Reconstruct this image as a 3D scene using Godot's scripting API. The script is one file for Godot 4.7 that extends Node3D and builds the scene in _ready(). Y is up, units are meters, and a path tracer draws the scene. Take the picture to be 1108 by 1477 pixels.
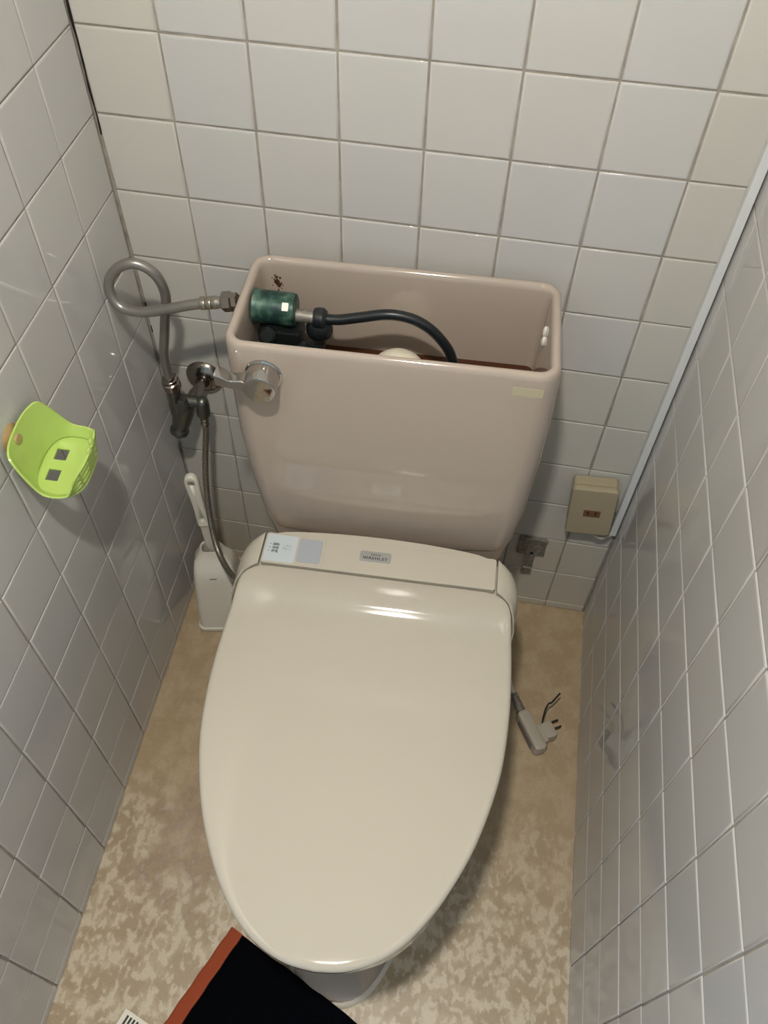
extends Node3D
# A narrow tiled toilet room: open cistern, closed lid, looking down from the doorway.

# ---------------------------------------------------------------- mesh builder
class MB:
	var v := PackedVector3Array()
	func tri(a: Vector3, b: Vector3, c: Vector3) -> void:
		v.push_back(a); v.push_back(b); v.push_back(c)
	func quad(a: Vector3, b: Vector3, c: Vector3, d: Vector3) -> void:
		tri(a, b, c); tri(a, c, d)
	# make the triangles since "from" face outwards (clockwise front faces)
	func fix(from: int) -> void:
		var mid := Vector3.ZERO
		for i in range(from, v.size()): mid += v[i]
		mid /= maxf(1.0, v.size() - from)
		var vol := 0.0
		for i in range(from, v.size(), 3):
			vol += (v[i] - mid).dot((v[i + 1] - mid).cross(v[i + 2] - mid))
		if vol > 0.0:
			for i in range(from, v.size(), 3):
				var t := v[i + 1]; v[i + 1] = v[i + 2]; v[i + 2] = t
	func loft(rings: Array, cap0 := true, cap1 := true, closed := true) -> void:
		var from := v.size()
		for k in rings.size() - 1:
			var a: PackedVector3Array = rings[k]
			var b: PackedVector3Array = rings[k + 1]
			var n := a.size()
			for i in (n if closed else n - 1):
				var j := (i + 1) % n
				quad(a[i], a[j], b[j], b[i])
		if cap0: cap(rings[0], true)
		if cap1: cap(rings[rings.size() - 1], false)
		fix(from)
	func cap(r: PackedVector3Array, flip: bool) -> void:
		var c := Vector3.ZERO
		for p in r: c += p
		c /= r.size()
		for i in r.size():
			if flip: tri(c, r[(i + 1) % r.size()], r[i])
			else: tri(c, r[i], r[(i + 1) % r.size()])
	func tube(path: PackedVector3Array, rad: Array, sides := 12, caps := true) -> void:
		var rings := []
		var up := Vector3.UP
		var t0 := (path[1] - path[0]).normalized()
		if absf(t0.dot(up)) > 0.9: up = Vector3.RIGHT
		var nx := t0.cross(up).normalized()
		for k in path.size():
			var t: Vector3
			if k == 0: t = path[1] - path[0]
			elif k == path.size() - 1: t = path[k] - path[k - 1]
			else: t = path[k + 1] - path[k - 1]
			t = t.normalized()
			nx = (nx - t * nx.dot(t)).normalized()
			var ny := t.cross(nx)
			var r: float = rad[mini(k, rad.size() - 1)]
			var ring := PackedVector3Array()
			for i in sides:
				var a := TAU * i / sides
				ring.push_back(path[k] + (nx * cos(a) + ny * sin(a)) * r)
			rings.append(ring)
		loft(rings, caps, caps)
	# profile of Vector2(radius, along), about the axis "ax" starting at "at"
	func lathe(profile: Array, at: Vector3, ax: Vector3, sides := 24, caps := true) -> void:
		var t := ax.normalized()
		var up := Vector3.UP if absf(t.y) < 0.9 else Vector3.RIGHT
		var nx := t.cross(up).normalized()
		var ny := t.cross(nx)
		var rings := []
		for q: Vector2 in profile:
			var ring := PackedVector3Array()
			for i in sides:
				var a := TAU * i / sides
				ring.push_back(at + t * q.y + (nx * cos(a) + ny * sin(a)) * maxf(q.x, 0.00001))
			rings.append(ring)
		loft(rings, caps, caps)
	# rounded box; r rounds the four edges along y, b chamfers top and bottom
	func rbox(c: Vector3, s: Vector3, r: float, b: float, n := 4, basis := Basis.IDENTITY) -> void:
		var rings := []
		for k in [[-0.5, b], [-0.5, b * 0.3], [-0.5, 0.0], [0.5, 0.0], [0.5, b * 0.3], [0.5, b]]:
			var sg: float = signf(k[0])
			var inset: float = k[1]
			var yy: float = k[0] * s.y - sg * (b - sqrt(maxf(0.0, b * b - (inset) * (inset))) if inset < b else 0.0)
			if inset == 0.0: yy = k[0] * s.y - sg * b
			elif inset == b: yy = k[0] * s.y
			else: yy = k[0] * s.y - sg * b * 0.3
			var ring := PackedVector3Array()
			for p: Vector2 in MB.rrect(s.x - 2 * inset, s.z - 2 * inset, maxf(r - inset, 0.0002), n):
				ring.push_back(c + basis * Vector3(p.x, yy, p.y))
			rings.append(ring)
		loft(rings)
	static func rrect(w: float, h: float, r: float, n := 4) -> PackedVector2Array:
		var o := PackedVector2Array()
		var q := [Vector2(w / 2 - r, h / 2 - r), Vector2(-w / 2 + r, h / 2 - r), Vector2(-w / 2 + r, -h / 2 + r), Vector2(w / 2 - r, -h / 2 + r)]
		for k in 4:
			for i in n + 1:
				var a := PI / 2 * (k + float(i) / n)
				o.push_back(q[k] + Vector2(cos(a), sin(a)) * r)
		return o
	func sphere(c: Vector3, r: Vector3, n := 16) -> void:
		var rings := []
		for k in n / 2 + 1:
			var a := PI * k / (n / 2)
			var ring := PackedVector3Array()
			for i in n:
				var b := TAU * i / n
				ring.push_back(c + Vector3(sin(a) * cos(b) * r.x + 0.000001 * cos(b), cos(a) * r.y, sin(a) * sin(b) * r.z + 0.000001 * sin(b)))
			rings.append(ring)
		loft(rings, false, false)
	func mesh(crease := 40.0, uv := Rect2()) -> ArrayMesh:
		var n := v.size() / 3
		var fn := PackedVector3Array()
		var at := {}
		var keys := []
		for f in n:
			var q := -(v[3 * f + 1] - v[3 * f]).cross(v[3 * f + 2] - v[3 * f])
			fn.push_back(q)
			for k in 3:
				var key := Vector3i((v[3 * f + k] * 20000.0).round())
				keys.append(key)
				if not at.has(key): at[key] = PackedInt32Array()
				at[key].push_back(f)
		var cosc := cos(deg_to_rad(crease))
		var nr := PackedVector3Array()
		for f in n:
			var me := fn[f].normalized()
			for k in 3:
				var s := Vector3.ZERO
				for g in at[keys[3 * f + k]]:
					if me.dot(fn[g].normalized()) > cosc: s += fn[g]
				nr.push_back(s.normalized() if s.length_squared() > 0.0 else Vector3.UP)
		var a := []
		a.resize(Mesh.ARRAY_MAX)
		a[Mesh.ARRAY_VERTEX] = v
		a[Mesh.ARRAY_NORMAL] = nr
		if uv.size.x > 0.0:
			var u := PackedVector2Array()
			for p in v: u.push_back((Vector2(p.x, p.z) - uv.position) / uv.size)
			a[Mesh.ARRAY_TEX_UV] = u
		var m := ArrayMesh.new()
		m.add_surface_from_arrays(Mesh.PRIMITIVE_TRIANGLES, a)
		return m

# ---------------------------------------------------------------- scene helpers
var M := {}
var rng := RandomNumberGenerator.new()

func put(called: String, mesh: Mesh, mat: Material, parent: Node = self, at := Vector3.ZERO) -> MeshInstance3D:
	var o := MeshInstance3D.new()
	o.name = called
	o.mesh = mesh
	o.material_override = mat
	o.cast_shadow = GeometryInstance3D.SHADOW_CASTING_SETTING_ON
	parent.add_child(o, true)
	o.position = at
	return o

func obj(called: String, b: MB, mat: Material, parent: Node = self, crease := 40.0) -> MeshInstance3D:
	return put(called, b.mesh(crease), mat, parent)

func tag(o: Node, label: String, category := "", kind := "") -> void:
	o.set_meta("label", label)
	if category: o.set_meta("category", category)
	if kind: o.set_meta("kind", kind)

func thing(called: String, label: String, category: String, at := Vector3.ZERO, turn := 0.0) -> Node3D:
	var o := Node3D.new()
	o.name = called
	add_child(o, true)
	o.position = at
	o.rotation.y = turn
	tag(o, label, category)
	return o

func mat(c: Color, rough := 0.5, metal := 0.0, spec := 0.5) -> StandardMaterial3D:
	var m := StandardMaterial3D.new()
	m.albedo_color = c
	m.roughness = rough
	m.metallic = metal
	m.metallic_specular = spec
	return m

func c8(r: int, g: int, b: int) -> Color:
	return Color8(r, g, b)

# smooth curve through points
func curve(pts: Array, per := 8) -> PackedVector3Array:
	var o := PackedVector3Array()
	var n := pts.size()
	for k in n - 1:
		var p0: Vector3 = pts[maxi(k - 1, 0)]
		var p1: Vector3 = pts[k]
		var p2: Vector3 = pts[k + 1]
		var p3: Vector3 = pts[mini(k + 2, n - 1)]
		for i in per:
			o.push_back(p1.cubic_interpolate(p2, p0, p3, float(i) / per))
	o.push_back(pts[n - 1])
	return o

func seg(a: Vector3, b: Vector3) -> PackedVector3Array:
	return PackedVector3Array([a, b])

# value of a table of Vector2(x, y) at x, smooth
func table(t: Array, x: float) -> float:
	if x <= t[0].x: return t[0].y
	for k in t.size() - 1:
		if x <= t[k + 1].x:
			var f: float = (x - t[k].x) / (t[k + 1].x - t[k].x)
			var a: float = t[maxi(k - 1, 0)].y
			var d: float = t[mini(k + 2, t.size() - 1)].y
			return cubic_interpolate_in_time(t[k].y, t[k + 1].y, a, d, f, t[k + 1].x - t[k].x, t[maxi(k - 1, 0)].x - t[k].x - (0.01 if k == 0 else 0.0), t[mini(k + 2, t.size() - 1)].x - t[k].x + (0.01 if k + 2 >= t.size() else 0.0))
	return t[t.size() - 1].y

func noise_tex(fq: float, oct: int, ramp: Gradient, size := 512, seed_ := 1, normal := false, bump := 4.0) -> NoiseTexture2D:
	var n := FastNoiseLite.new()
	n.seed = seed_
	n.frequency = fq
	n.fractal_octaves = oct
	var t := NoiseTexture2D.new()
	t.width = size
	t.height = size
	t.seamless = true
	t.noise = n
	t.as_normal_map = normal
	t.bump_strength = bump
	if ramp: t.color_ramp = ramp
	return t

func _ready() -> void:
	rng.seed = 7
	# ------------------------------------------------------------ camera
	var cam := Camera3D.new()
	cam.name = "camera"
	add_child(cam)
	cam.transform = Transform3D(Basis(Vector3(0.98416215, 0.02191186, -0.17591116), Vector3(-0.15293147, 0.60678347, -0.78001653), Vector3(0.08964837, 0.79456509, 0.60052434)), Vector3(0.5045, 1.43045, 0.91003))
	cam.fov = 63.2216
	cam.near = 0.02
	cam.current = true
	# ------------------------------------------------------------ sky, exposure
	var we := WorldEnvironment.new()
	we.name = "environment"
	var e := Environment.new()
	e.background_mode = Environment.BG_COLOR
	e.background_color = Color(0.62, 0.74, 0.92)
	e.tonemap_mode = Environment.TONE_MAPPER_LINEAR
	e.tonemap_exposure = 1.06
	e.sdfgi_enabled = true
	e.ssao_enabled = true
	e.ssil_enabled = true
	we.environment = e
	add_child(we)
	# added cool light from an unseen hall window, placed to reach the right wall
	var day := AreaLight3D.new()
	day.name = "added_daylight"
	day.area_size = Vector2(0.86, 1.1)
	day.light_color = Color(0.50, 0.76, 1.0)
	day.light_energy = 1.5
	day.shadow_enabled = true
	day.area_range = 8.0
	day.position = Vector3(-0.49, 1.40, 2.10)
	day.rotation.y = -PI / 2
	add_child(day)
	make_materials()
	make_room()
	make_lamp()
	make_toilet()
	make_valve()
	make_brush()
	make_green_holder()
	make_right_corner()
	make_plug()
	make_mat()

func make_materials() -> void:
	M.tile = []
	for c in [c8(192, 191, 188), c8(191, 190, 188), c8(193, 192, 188), c8(190, 189, 187), c8(192, 190, 186)]:
		M.tile.append(mat(c, 0.035, 0.0, 0.5))
	M.cream_bounce = []  # warm bounced light put into the tile colour
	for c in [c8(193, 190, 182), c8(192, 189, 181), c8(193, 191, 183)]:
		M.cream_bounce.append(mat(c, 0.04, 0.0, 0.5))
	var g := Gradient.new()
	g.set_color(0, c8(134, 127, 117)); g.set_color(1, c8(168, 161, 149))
	M.stained_bounce = []  # yellow-brown staining near the floor, with warm floor bounce painted in
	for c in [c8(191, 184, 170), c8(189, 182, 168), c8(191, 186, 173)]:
		M.stained_bounce.append(mat(c, 0.05, 0.0, 0.5))
	M.grout = mat(Color.WHITE, 0.9)
	M.grout.albedo_texture = noise_tex(0.02, 4, g, 512, 3)
	M.grout.uv1_triplanar = true
	M.grout.uv1_world_triplanar = true
	M.grout.uv1_scale = Vector3.ONE * 3.0
	M.plaster = mat(c8(226, 222, 212), 0.9)
	M.ceiling = mat(c8(232, 229, 221), 0.9)
	M.wood = mat(c8(150, 108, 70), 0.5)
	M.black = mat(c8(16, 15, 14), 0.7)
	# glazed porcelain, ivory plastic
	M.porcelain = mat(c8(173, 160, 148), 0.10)
	M.porcelain.clearcoat_enabled = true
	M.porcelain.clearcoat = 0.4
	M.porcelain.clearcoat_roughness = 0.05
	M.ivory = mat(c8(181, 175, 162), 0.07)
	M.ivory_matt = mat(c8(186, 180, 166), 0.25)
	M.seat = mat(c8(214, 206, 188), 0.3)
	M.chrome = mat(c8(190, 188, 184), 0.08, 1.0)
	M.chrome_dull = mat(c8(160, 152, 144), 0.2, 1.0)
	M.bronze = mat(c8(112, 113, 106), 0.36, 0.9)
	M.hose = mat(c8(150, 147, 142), 0.34, 0.7)
	M.ferrule = mat(c8(178, 172, 160), 0.22, 1.0)
	var gb := Gradient.new()
	gb.set_color(0, c8(92, 86, 76)); gb.set_color(1, c8(176, 168, 152))
	M.braid = mat(Color.WHITE, 0.38, 0.7)
	M.braid.albedo_texture = noise_tex(0.09, 2, gb, 256, 8)
	M.braid.uv1_triplanar = true
	M.braid.uv1_scale = Vector3.ONE * 14.0
	var gp := Gradient.new()
	gp.offsets = PackedFloat32Array([0.0, 0.42, 0.6, 1.0])
	gp.colors = PackedColorArray([c8(16, 34, 34), c8(32, 62, 56), c8(58, 92, 80), c8(120, 138, 118)])
	M.patina = mat(Color.WHITE, 0.42, 0.3)
	M.patina.albedo_texture = noise_tex(0.008, 6, gp, 512, 23)
	M.patina.uv1_triplanar = true
	M.patina.uv1_scale = Vector3.ONE * 9.0
	var gz := Gradient.new()
	gz.set_color(0, c8(112, 109, 101)); gz.set_color(1, c8(166, 162, 152))
	M.zinc = mat(Color.WHITE, 0.5, 0.55)
	M.zinc.albedo_texture = noise_tex(0.03, 4, gz, 256, 5)
	M.zinc.uv1_triplanar = true
	M.zinc.uv1_scale = Vector3.ONE * 12.0
	M.rubber = mat(c8(20, 26, 30), 0.35)
	M.dark_valve = mat(c8(22, 28, 28), 0.4, 0.2)
	M.rust = mat(c8(112, 58, 30), 0.7)
	M.rust_dark = mat(c8(66, 38, 24), 0.85)
	M.water = mat(c8(70, 40, 22), 0.03)
	M.float_ = mat(c8(226, 220, 200), 0.4)
	M.white_plastic = mat(c8(236, 234, 226), 0.3)
	M.brush = mat(c8(226, 222, 206), 0.3)
	M.brush_holder = mat(c8(214, 208, 194), 0.28)
	M.grey_print = mat(c8(110, 104, 96), 0.6)
	M.green = mat(c8(184, 210, 112), 0.25)
	M.green.backlight_enabled = true
	M.green.backlight = Color(0.36, 0.44, 0.14)
	M.suction = mat(c8(176, 150, 104), 0.2)
	M.suction.backlight_enabled = true
	M.suction.backlight = Color(0.3, 0.25, 0.16)
	M.duct = mat(c8(214, 216, 216), 0.35)
	M.outlet = mat(c8(168, 157, 130), 0.3)
	M.outlet_brown = mat(c8(112, 78, 52), 0.45)
	M.cable = mat(c8(190, 184, 168), 0.45)
	M.plug = mat(c8(172, 163, 147), 0.4)
	M.plug_grey = mat(c8(120, 112, 102), 0.5)
	M.sticker = mat(c8(182, 174, 148), 0.5)
	M.panel = mat(c8(206, 216, 222), 0.3)
	M.sensor = mat(c8(164, 170, 176), 0.15)
	M.badge = mat(c8(168, 170, 168), 0.3, 0.4)
	M.ink = mat(c8(70, 68, 66), 0.6)
	M.mat_black = mat(c8(3, 4, 8), 1.0, 0.0, 0.2)
	M.binding = mat(c8(150, 66, 34), 0.9)
	M.caulk = mat(c8(214, 206, 190), 0.45)

# ---------------------------------------------------------------- the room
func tile_mesh(w: float, h: float) -> ArrayMesh:
	var b := MB.new()
	var rings := []
	for k in [[0.0, -0.004], [0.0, 0.0035], [0.0007, 0.0045], [0.0020, 0.0050], [0.0034, 0.0050]]:
		var i: float = k[0]
		var z: float = k[1] - 0.005
		rings.append(PackedVector3Array([Vector3(-w / 2 + i, -h / 2 + i, z), Vector3(w / 2 - i, -h / 2 + i, z), Vector3(w / 2 - i, h / 2 - i, z), Vector3(-w / 2 + i, h / 2 - i, z)]))
	b.loft(rings, true, false)
	var t: PackedVector3Array = rings[4]
	b.tri(t[0], t[2], t[1]); b.tri(t[0], t[3], t[2])
	return b.mesh(60.0)

func tile_glaze(stain_and_bounce: bool, c: int, r: int) -> Material:
	if stain_and_bounce and r <= 2: return M.stained_bounce[rng.randi() % 3]
	if stain_and_bounce and (c == 0 or c == 7 or r <= 6): return M.cream_bounce[rng.randi() % 3]  # edge columns and lower rows: warm bounce painted as a creamier glaze
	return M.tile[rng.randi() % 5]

# Tiles on a wall whose face is the plane of u (right) and y: joints at u0 + k*0.1 and y0 + k*0.1; face normal = +z of the wall node
func tile_wall(wall: Node3D, u0: float, u1: float, ustart: float, y1: float, ystart: float, stain_and_bounce: bool) -> void:
	var cache := {}
	var ku := int(floor((u0 - ustart) / 0.1 + 0.001))
	var x := ustart + ku * 0.1
	var col := 0
	while x < u1 - 0.004:
		var a := maxf(x, u0)
		var c := minf(x + 0.1, u1)
		var ky := int(floor((0.0 - ystart) / 0.1 + 0.001))
		var y := ystart + ky * 0.1
		var row := 0
		while y < y1 - 0.004:
			var lo := maxf(y, 0.0)
			var hi := minf(y + 0.1, y1)
			if hi - lo > 0.004 and c - a > 0.004:
				var w := snappedf(c - a - 0.0022, 0.0001)
				var h := snappedf(hi - lo - 0.0022, 0.0001)
				var key := Vector2(w, h)
				if not cache.has(key): cache[key] = tile_mesh(w, h)
				var o := put("tile", cache[key], tile_glaze(stain_and_bounce, col, row), wall, Vector3((a + c) / 2 + rng.randf_range(-0.0003, 0.0003), (lo + hi) / 2 + rng.randf_range(-0.0003, 0.0003), rng.randf_range(-0.0002, 0.0002)))
				o.rotation = Vector3(rng.randf_range(-0.003, 0.003), rng.randf_range(-0.003, 0.003), rng.randf_range(-0.002, 0.002))
			y += 0.1
			row += 1
		x += 0.1
		col += 1

func slab(called: String, lo: Vector3, hi: Vector3, m: Material, label: String, cat := "wall", parent: Node = self) -> MeshInstance3D:
	var bm := BoxMesh.new()
	bm.size = hi - lo
	var o := put(called, bm, m, parent, (lo + hi) / 2)
	if parent == self: tag(o, label, cat, "structure")
	return o

func make_room() -> void:
	var top := 2.1
	var tiled := 1.521
	# back wall: node origin at the left back corner, +z towards the room
	var wb := Node3D.new()
	wb.name = "wall_back"
	add_child(wb)
	tag(wb, "back wall of square off-white glazed tiles behind the cistern", "wall", "structure")
	slab("grout_bed", Vector3(-0.1, 0, -0.1), Vector3(0.88, tiled, -0.0016), M.grout, "", "", wb)
	slab("plaster", Vector3(-0.1, tiled, -0.1), Vector3(0.88, top, -0.0016), M.plaster, "", "", wb)
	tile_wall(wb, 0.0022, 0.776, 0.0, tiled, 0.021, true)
	# the open crack in the corner joint and two chips
	var b := MB.new()
	var ra := PackedVector3Array()
	var rings := []
	for k in 60:
		var y := 0.895 + k * 0.011
		var w := 0.0005 + 0.0003 * sin(k * 1.7) + 0.0006 * clampf((y - 0.92) * 8, 0, 1.6)
		var x := 0.0024 + 0.0005 * sin(k * 0.9)
		rings.append(PackedVector3Array([Vector3(x - w, y, -0.003), Vector3(x + w, y, -0.003), Vector3(x + w, y, 0.0006), Vector3(x - w, y, 0.0006)]))
	b.loft(rings)
	for q in [[0.635, 0.004], [0.585, 0.012], [0.245, 0.009], [0.36, 0.006]]:
		b.loft([PackedVector3Array([Vector3(0.002, q[0], -0.002), Vector3(0.0045, q[0], -0.002), Vector3(0.0042, q[0], 0.0007), Vector3(0.003, q[0], 0.0007)]), PackedVector3Array([Vector3(0.0025, q[0] + q[1], -0.002), Vector3(0.0042, q[0] + q[1], -0.002), Vector3(0.0038, q[0] + q[1], 0.0007), Vector3(0.003, q[0] + q[1], 0.0007)])])
	var ck := obj("joint_crack", b, M.black, wb)
	ck.set_meta("label", "black open crack in the corner joint")
	# left wall: rotated so that its +z looks into the room; u runs from back to front
	var wl := Node3D.new()
	wl.name = "wall_left"
	add_child(wl)
	wl.position = Vector3(0.0011, 0, 0)
	wl.rotation.y = PI / 2 + 0.02647
	tag(wl, "left wall of square grey-white glazed tiles beside the green holder", "wall", "structure")
	# local x axis of this node points to -z world, so u = -distance from the corner
	slab("grout_bed", Vector3(-1.5, 0, -0.1), Vector3(0.1, tiled, -0.0016), M.grout, "", "", wl)
	slab("plaster", Vector3(-1.5, tiled, -0.1), Vector3(0.1, top, -0.0016), M.plaster, "", "", wl)
	tile_wall(wl, -1.42, -0.0023, -1.5023, tiled, 0.021, false)
	# right wall
	var wr := Node3D.new()
	wr.name = "wall_right"
	add_child(wr)
	wr.position = Vector3(0.777, 0, 0)
	wr.rotation.y = -PI / 2
	tag(wr, "right wall of square grey-white glazed tiles facing the green holder", "wall", "structure")
	slab("grout_bed", Vector3(-0.1, 0, -0.1), Vector3(1.5, tiled, -0.0016), M.grout, "", "", wr)
	slab("plaster", Vector3(-0.1, tiled, -0.1), Vector3(1.5, top, -0.0016), M.plaster, "", "", wr)
	tile_wall(wr, 0.002, 1.42, 0.0375, tiled, 0.0047, false)
	# floor: mottled vinyl
	var fb := MB.new()
	fb.loft([PackedVector3Array([Vector3(-0.1, -0.1, -0.1), Vector3(0.9, -0.1, -0.1), Vector3(0.9, -0.1, 1.5), Vector3(-0.1, -0.1, 1.5)]), PackedVector3Array([Vector3(-0.1, 0, -0.1), Vector3(0.9, 0, -0.1), Vector3(0.9, 0, 1.5), Vector3(-0.1, 0, 1.5)])])
	var fm := mat(Color.WHITE, 0.38)
	fm.albedo_texture = vinyl()
	var fl := put("floor", fb.mesh(40.0, Rect2(-0.1, -0.1, 1.0, 1.6)), fm)
	tag(fl, "mottled beige-brown vinyl floor under the toilet", "floor", "structure")
	slab("ceiling", Vector3(-0.1, top, -0.1), Vector3(0.9, top + 0.1, 1.5), M.ceiling, "plain white ceiling carrying the round lamp", "ceiling")
	# wall with the open doorway behind the camera, and the hall beyond
	var wf := Node3D.new()
	wf.name = "wall_front"
	add_child(wf)
	tag(wf, "plain wall with the open doorway opposite the cistern", "wall", "structure")
	slab("door_post", Vector3(-0.1, 0, 1.42), Vector3(0.08, top, 1.5), M.plaster, "", "", wf)
	slab("door_post", Vector3(0.73, 0, 1.42), Vector3(0.9, top, 1.5), M.plaster, "", "", wf)
	slab("lintel", Vector3(0.08, 1.98, 1.42), Vector3(0.73, top, 1.5), M.plaster, "", "", wf)
	slab("floor_hall", Vector3(-0.5, -0.1, 1.5), Vector3(1.3, 0.0, 2.7), M.wood, "brown wooden floor of the hall beyond the doorway", "floor")
	slab("ceiling_hall", Vector3(-0.5, top, 1.5), Vector3(1.3, top + 0.1, 2.7), M.ceiling, "white ceiling of the hall beyond the doorway", "ceiling")
	slab("wall_hall_right", Vector3(1.3, 0, 1.5), Vector3(1.4, top, 2.7), M.plaster, "plain hall wall opposite the added hall window", "wall")
	slab("wall_hall_end", Vector3(-0.6, 0, 2.7), Vector3(1.4, top, 2.8), M.plaster, "plain end wall of the hall facing the doorway", "wall")
	slab("wall_hall_return_left", Vector3(-0.5, 0, 1.42), Vector3(-0.1, top, 1.5), M.plaster, "short hall wall between doorway and added hall window", "wall")
	slab("wall_hall_return_right", Vector3(0.9, 0, 1.42), Vector3(1.3, top, 1.5), M.plaster, "short hall wall on the side of the doorway away from the added window", "wall")
	var wh := Node3D.new()
	wh.name = "wall_hall_left"
	add_child(wh)
	tag(wh, "hall wall pierced by the added daylight window", "wall", "structure")
	slab("wall_panel", Vector3(-0.6, 0, 1.42), Vector3(-0.5, top, 1.66), M.plaster, "", "", wh)
	slab("wall_panel", Vector3(-0.6, 0, 2.54), Vector3(-0.5, top, 2.7), M.plaster, "", "", wh)
	slab("wall_panel", Vector3(-0.6, 0, 1.66), Vector3(-0.5, 0.84, 2.54), M.plaster, "", "", wh)
	slab("wall_panel", Vector3(-0.6, 1.96, 1.66), Vector3(-0.5, top, 2.54), M.plaster, "", "", wh)
	var wn := Node3D.new()  # unseen window, added to bring cool light onto the right wall
	wn.name = "window_1"
	add_child(wn)
	tag(wn, "added unseen hall window with clear pane and white frame", "window", "structure")
	var pane := mat(Color(0.9, 0.95, 1.0, 0.2), 0.05)
	pane.transparency = BaseMaterial3D.TRANSPARENCY_ALPHA
	slab("pane", Vector3(-0.556, 0.84, 1.66), Vector3(-0.55, 1.96, 2.54), pane, "", "", wn)
	slab("window_frame", Vector3(-0.57, 0.84, 2.085), Vector3(-0.53, 1.96, 2.115), M.white_plastic, "", "", wn)

func vinyl() -> ImageTexture:
	var w := 800
	var h := 1280
	var im := Image.create(w, h, false, Image.FORMAT_RGB8)
	var n1 := FastNoiseLite.new(); n1.seed = 4; n1.frequency = 0.022; n1.fractal_octaves = 3
	var n2 := FastNoiseLite.new(); n2.seed = 11; n2.frequency = 0.07; n2.fractal_octaves = 3
	n2.domain_warp_enabled = true; n2.domain_warp_amplitude = 14.0; n2.domain_warp_frequency = 0.05
	var n3 := FastNoiseLite.new(); n3.seed = 19; n3.frequency = 0.005
	var n4 := FastNoiseLite.new(); n4.seed = 29; n4.frequency = 0.25
	var base := c8(176, 159, 133)
	var light := c8(201, 188, 165)
	var dark := c8(158, 139, 111)
	var pink := c8(150, 122, 112)
	var ochre := c8(178, 154, 118)
	for y in h:
		for x in w:
			var wx := float(x) / w - 0.1
			var wz := float(y) / h * 1.6 - 0.1
			# towards the back the light flakes fade and the tone turns ochre
			var rear_tone := smoothstep(0.62, 0.40, wz + 0.12 * n3.get_noise_2d(x, y))
			var a := n2.get_noise_2d(x * 1.15, y * 0.8)
			var c := n1.get_noise_2d(x, y)
			var col := base.lerp(dark, clampf(0.5 - c * 2.0, 0, 1) * 0.7)
			col = col.lerp(light, smoothstep(-0.08, 0.30, a + c * 0.5) * (0.85 - 0.62 * rear_tone))
			col = col.lerp(ochre, rear_tone * 0.45)
			var d := Vector2((wx - 0.14) / 0.10, (wz - 0.56) / 0.16).length()
			col = col.lerp(pink, smoothstep(1.0, 0.2, d + 0.8 * c) * 0.45 * clampf(0.5 + a * 2.5, 0, 1))
			var f := 1.0 + 0.05 * n4.get_noise_2d(x, y)
			im.set_pixel(x, y, Color(col.r * f, col.g * f, col.b * f))
	im.generate_mipmaps()
	return ImageTexture.create_from_image(im)

func make_lamp() -> void:
	var at := Vector3(0.405, 2.10, 0.87)
	var t := thing("ceiling_lamp", "round white downlight hanging on a short stem from the ceiling", "lamp", at)
	var b := MB.new()
	b.lathe([Vector2(0.085, 0.0), Vector2(0.085, 0.006), Vector2(0.080, 0.010), Vector2(0.066, 0.010), Vector2(0.062, 0.004), Vector2(0.060, 0.002)], Vector3.ZERO, Vector3.DOWN, 32)
	for k in b.v.size(): b.v[k].y -= 0.15
	obj("lamp_ring", b, M.white_plastic, t)
	b = MB.new()
	b.lathe([Vector2(0.045, 0.0), Vector2(0.045, 0.015), Vector2(0.010, 0.020), Vector2(0.010, 0.130), Vector2(0.060, 0.1505)], Vector3.ZERO, Vector3.DOWN, 24)
	obj("lamp_stem", b, M.white_plastic, t)
	b = MB.new()
	b.lathe([Vector2(0.059, 0.0), Vector2(0.059, 0.0035), Vector2(0.040, 0.005)], Vector3(0, -0.1512, 0), Vector3.DOWN, 32)
	var gm := mat(c8(255, 250, 240), 0.3)
	gm.emission_enabled = true
	gm.emission = Color(1.0, 0.975, 0.935)
	gm.emission_energy_multiplier = 6.0
	obj("lamp_diffuser", b, gm, t)
	var l := SpotLight3D.new()
	l.name = "lamp_light"
	l.light_color = Color(1.0, 0.975, 0.935)
	l.light_energy = 1.66
	l.light_size = 0.035
	l.spot_range = 6.0
	l.spot_attenuation = 2.0
	l.spot_angle = 76.0
	l.spot_angle_attenuation = 0.3
	l.shadow_enabled = true
	t.add_child(l)
	l.position = Vector3(0, -0.163, 0)
	l.rotation.x = -PI / 2

# ---------------------------------------------------------------- toilet
func outline_lid() -> PackedVector2Array:
	var half := [Vector3(0, 0, 0.2665), Vector3(0.07, 0, 0.2665), Vector3(0.135, 0, 0.2666), Vector3(0.157, 0, 0.2676), Vector3(0.1718, 0, 0.2730), Vector3(0.182, 0, 0.283), Vector3(0.1875, 0, 0.300), Vector3(0.1912, 0, 0.33), Vector3(0.1932, 0, 0.37), Vector3(0.1938, 0, 0.41), Vector3(0.192, 0, 0.455), Vector3(0.1865, 0, 0.506), Vector3(0.1745, 0, 0.556), Vector3(0.1575, 0, 0.605), Vector3(0.136, 0, 0.648), Vector3(0.1155, 0, 0.680), Vector3(0.0905, 0, 0.709), Vector3(0.062, 0, 0.7295), Vector3(0.031, 0, 0.7415), Vector3(0, 0, 0.745)]
	var c := curve(half, 4)
	var o := PackedVector2Array()
	for p in c: o.push_back(Vector2(p.x, p.z))
	for i in range(c.size() - 2, 0, -1): o.push_back(Vector2(-c[i].x, c[i].z))
	return o

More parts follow.
